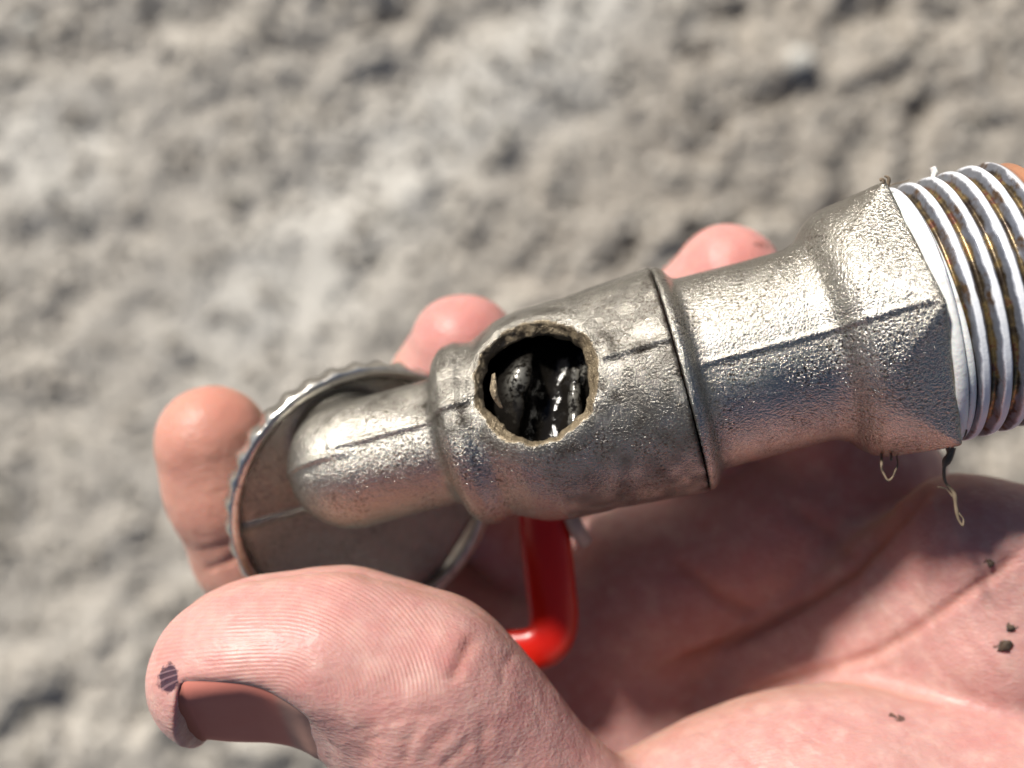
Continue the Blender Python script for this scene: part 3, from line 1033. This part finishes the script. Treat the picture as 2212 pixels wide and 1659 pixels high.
def build_person():
    lo = np.array([-48, -56, -62.0]); hi = np.array([98, 26, 6.0])
    V, Q = mesh_sdf(sd_hand, lo, hi, 0.42)
    _, G = value_grad(sd_hand, V)
    N = G / np.maximum(np.linalg.norm(G, axis=1, keepdims=True), 1e-6)
    u, v = px(V)
    front = sstep(N[:, 2], -0.1, 0.25)
    crease = np.zeros(len(V)); disp = np.zeros(len(V))
    for pts, w, dep in CREASES:
        dist, al = seg_dist(u, v, pts)
        g = np.exp(-(dist / w) ** 2) * front * np.minimum(1, 6 * np.minimum(al, 1 - al) + 0.15)
        if pts[0][0] < 450:
            g *= (V[:, 2] < -20)
        elif pts[0][1] > 1300 and pts[0][0] < 1200:
            g *= (V[:, 2] > -22)
        disp -= dep * g
        crease = np.maximum(crease, g * min(1, dep * 1.1))
    disp += 0.16 * vnoise(V, 0.16) + 0.06 * vnoise(V, 0.55, 4)
    V = V + N * disp[:, None]
    u, v = px(V)
    # where the skin is redder: fingertip pads, folds, the thumb's end
    tips = [pt(1010, 690, -25), pt(1590, 545, -25), pt(470, 860, -26)]
    red = 0.25 + 0.0 * u
    for c in tips:
        red += 0.5 * np.exp(-(np.linalg.norm(V - c, axis=1) / 7) ** 2)
    thumb = (V[:, 2] > -20) & (u < 1010)
    red += 0.22 * thumb * np.exp(-(((u - 640) / 260) ** 2 + ((v - 1400) / 130) ** 2))
    red += 0.30 * np.exp(-(((u - 1010) / 60) ** 2 + ((v - 1400) / 60) ** 2)) * (V[:, 2] > -20)
    red += 0.12 * vnoise(V, 0.12, 3) + 0.10 * vnoise(V, 0.4, 7)
    red += 0.30 * sstep(u, 620, 560) * (v < 1300) * (V[:, 2] < -15)  # index finger deepened too: shade painted into its skin colour
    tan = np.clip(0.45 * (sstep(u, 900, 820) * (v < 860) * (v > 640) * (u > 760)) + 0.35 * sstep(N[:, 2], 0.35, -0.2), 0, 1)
    tan = np.clip(tan + 0.35 * sstep(u, 620, 560) * (v < 1300) * (V[:, 2] < -15), 0, 1)  # browner index finger: partly dirt stains, partly painted shade
    # fingerprint phase: rings round the whorl
    rid = np.hypot((u - 600) / np.where(u > 600, 1.15, 4.0), (v - 1510)) * 0.74
    pad = (sstep(v, 1545, 1470) * sstep(u, 1000, 930)) * (V[:, 2] > -20) * front
    # blood blister on the thumb's tip, soil on the palm
    bl = np.clip(1.25 - np.hypot((u - 364) / 30, (v - 1466) / 40), 0, 1) * (V[:, 2] > -22)
    dirt = np.zeros(len(V))
    for (x, y, r) in [(2178, 1350, 9), (2165, 1388, 9), (2130, 1212, 9), (2152, 1203, 6), (2150, 1398, 7), (1945, 1552, 16), (1925, 1545, 9), (2195, 1355, 7)]:
        dirt = np.maximum(dirt, np.exp(-(np.hypot(u - x, v - y) / r) ** 2))
    dirt = np.maximum(dirt, 0.72 * np.exp(-(np.hypot((u - 1650) / 45, (v - 528) / 20)) ** 2))
    dirt = np.maximum(dirt, 0.60 * np.exp(-(np.hypot((u - 440) / 22, (v - 890) / 9)) ** 2))
    dirt = np.maximum(dirt, 0.45 * np.exp(-(np.hypot((u - 410) / 30, (v - 940) / 25)) ** 2))
    dirt = np.maximum(dirt, 0.55 * np.exp(-(np.hypot((u - 720) / 22, (v - 1600) / 30)) ** 2))
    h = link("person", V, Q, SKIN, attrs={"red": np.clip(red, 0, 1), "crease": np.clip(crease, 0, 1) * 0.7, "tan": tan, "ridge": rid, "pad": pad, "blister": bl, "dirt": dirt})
    tag(h, "bare hand holding the burst faucet, dark blood blister on its thumb tip", "person")

    # thumbnail: a curved plate laid in its bed
    nx, na = 40, 40
    xs = np.linspace(NAIL_X0 - 0.15, NAIL_X1, nx)
    al = np.linspace(R(-52.5), R(52.5), na)
    BED[0] = 0.0
    Xg, Ag = np.meshgrid(xs, al, indexing='ij')
    Xg = Xg.ravel(); Ag = Ag.ravel()
    K = (Xg - NAIL_X0) / (NAIL_X1 - NAIL_X0)
    rel = np.abs(Ag) / R(52.5)
    Ag = Ag / R(52.5) * (np.maximum(nail_lim(K), R(1)) + R(3))
    dirs = np.stack([0 * Ag, -np.cos(Ag + NAIL_A), np.sin(Ag + NAIL_A)], 1)
    ori = np.stack([Xg, 0 * Xg + TC[1], 0 * Xg + TZ - 0.5], 1)
    tt = np.full(len(Xg), 14.0)
    for _ in range(40):
        tt -= 0.8 * (sd_hand(ori + dirs * tt[:, None]) + 0.10 + 0.22 * rel ** 6 + 0.5 * sstep(K, 0.8, 1.0))
    BED[0] = 0.45
    top = ori + dirs * tt[:, None]
    edge = np.clip(1 - K / 0.035, 0, 1) + np.clip((rel - 0.93) / 0.07, 0, 1) * 0.5
    lun = sstep(K, 0.62, 0.72)
    inn = top - dirs * 0.3
    V = np.vstack([top, inn])
    Fq = grid_faces(nx, na).tolist()
    n = len(top)
    Fc = [tuple(f) for f in Fq] + [tuple(i + n for i in f[::-1]) for f in Fq]
    rim = [i * na for i in range(nx)] + [(nx - 1) * na + j for j in range(1, na)] + [i * na + na - 1 for i in range(nx - 2, -1, -1)] + [j for j in range(na - 2, 0, -1)]
    for a, b in zip(rim, rim[1:] + rim[:1]):
        Fc.append((a, b, b + n, a + n))
    link("nail", V, Fc, NAIL, h, attrs={"edge": np.clip(np.tile(edge, 2), 0, 1), "lunula": np.tile(lun, 2)})

    # soil crumbs stuck to the palm
    from mathutils.bvhtree import BVHTree
    bv = BVHTree.FromObject(h, bpy.context.evaluated_depsgraph_get())
    for i, (x, y, r, lab) in enumerate([(2171, 1392, 0.75, "largest dark soil crumb stuck to the heel of the palm"),
                                        (2182, 1357, 0.5, "dark soil crumb on the palm just above the largest one"),
                                        (2140, 1216, 0.42, "small soil crumb on the palm fold below the hanging hemp strand")]):
        p0 = pt(x, y, 40) * .001; d = (pt(x, y, -60) - pt(x, y, 40))
        hit = bv.ray_cast(Vector(p0), Vector(d).normalized())
        if hit[0] is None: continue
        c = np.array(hit[0]) * 1000 + np.array(hit[1]) * r * 0.2
        V, Fc = pebble_mesh(r, 60 + i, 0.6)
        V = V + 0.35 * r * vnoise(V, 2.0, i)[:, None]
        tag(link("soil_crumb", V + c, Fc, CRUMB, base=c), lab, "soil crumb", "soil crumbs on the palm")
    return h


build_person()
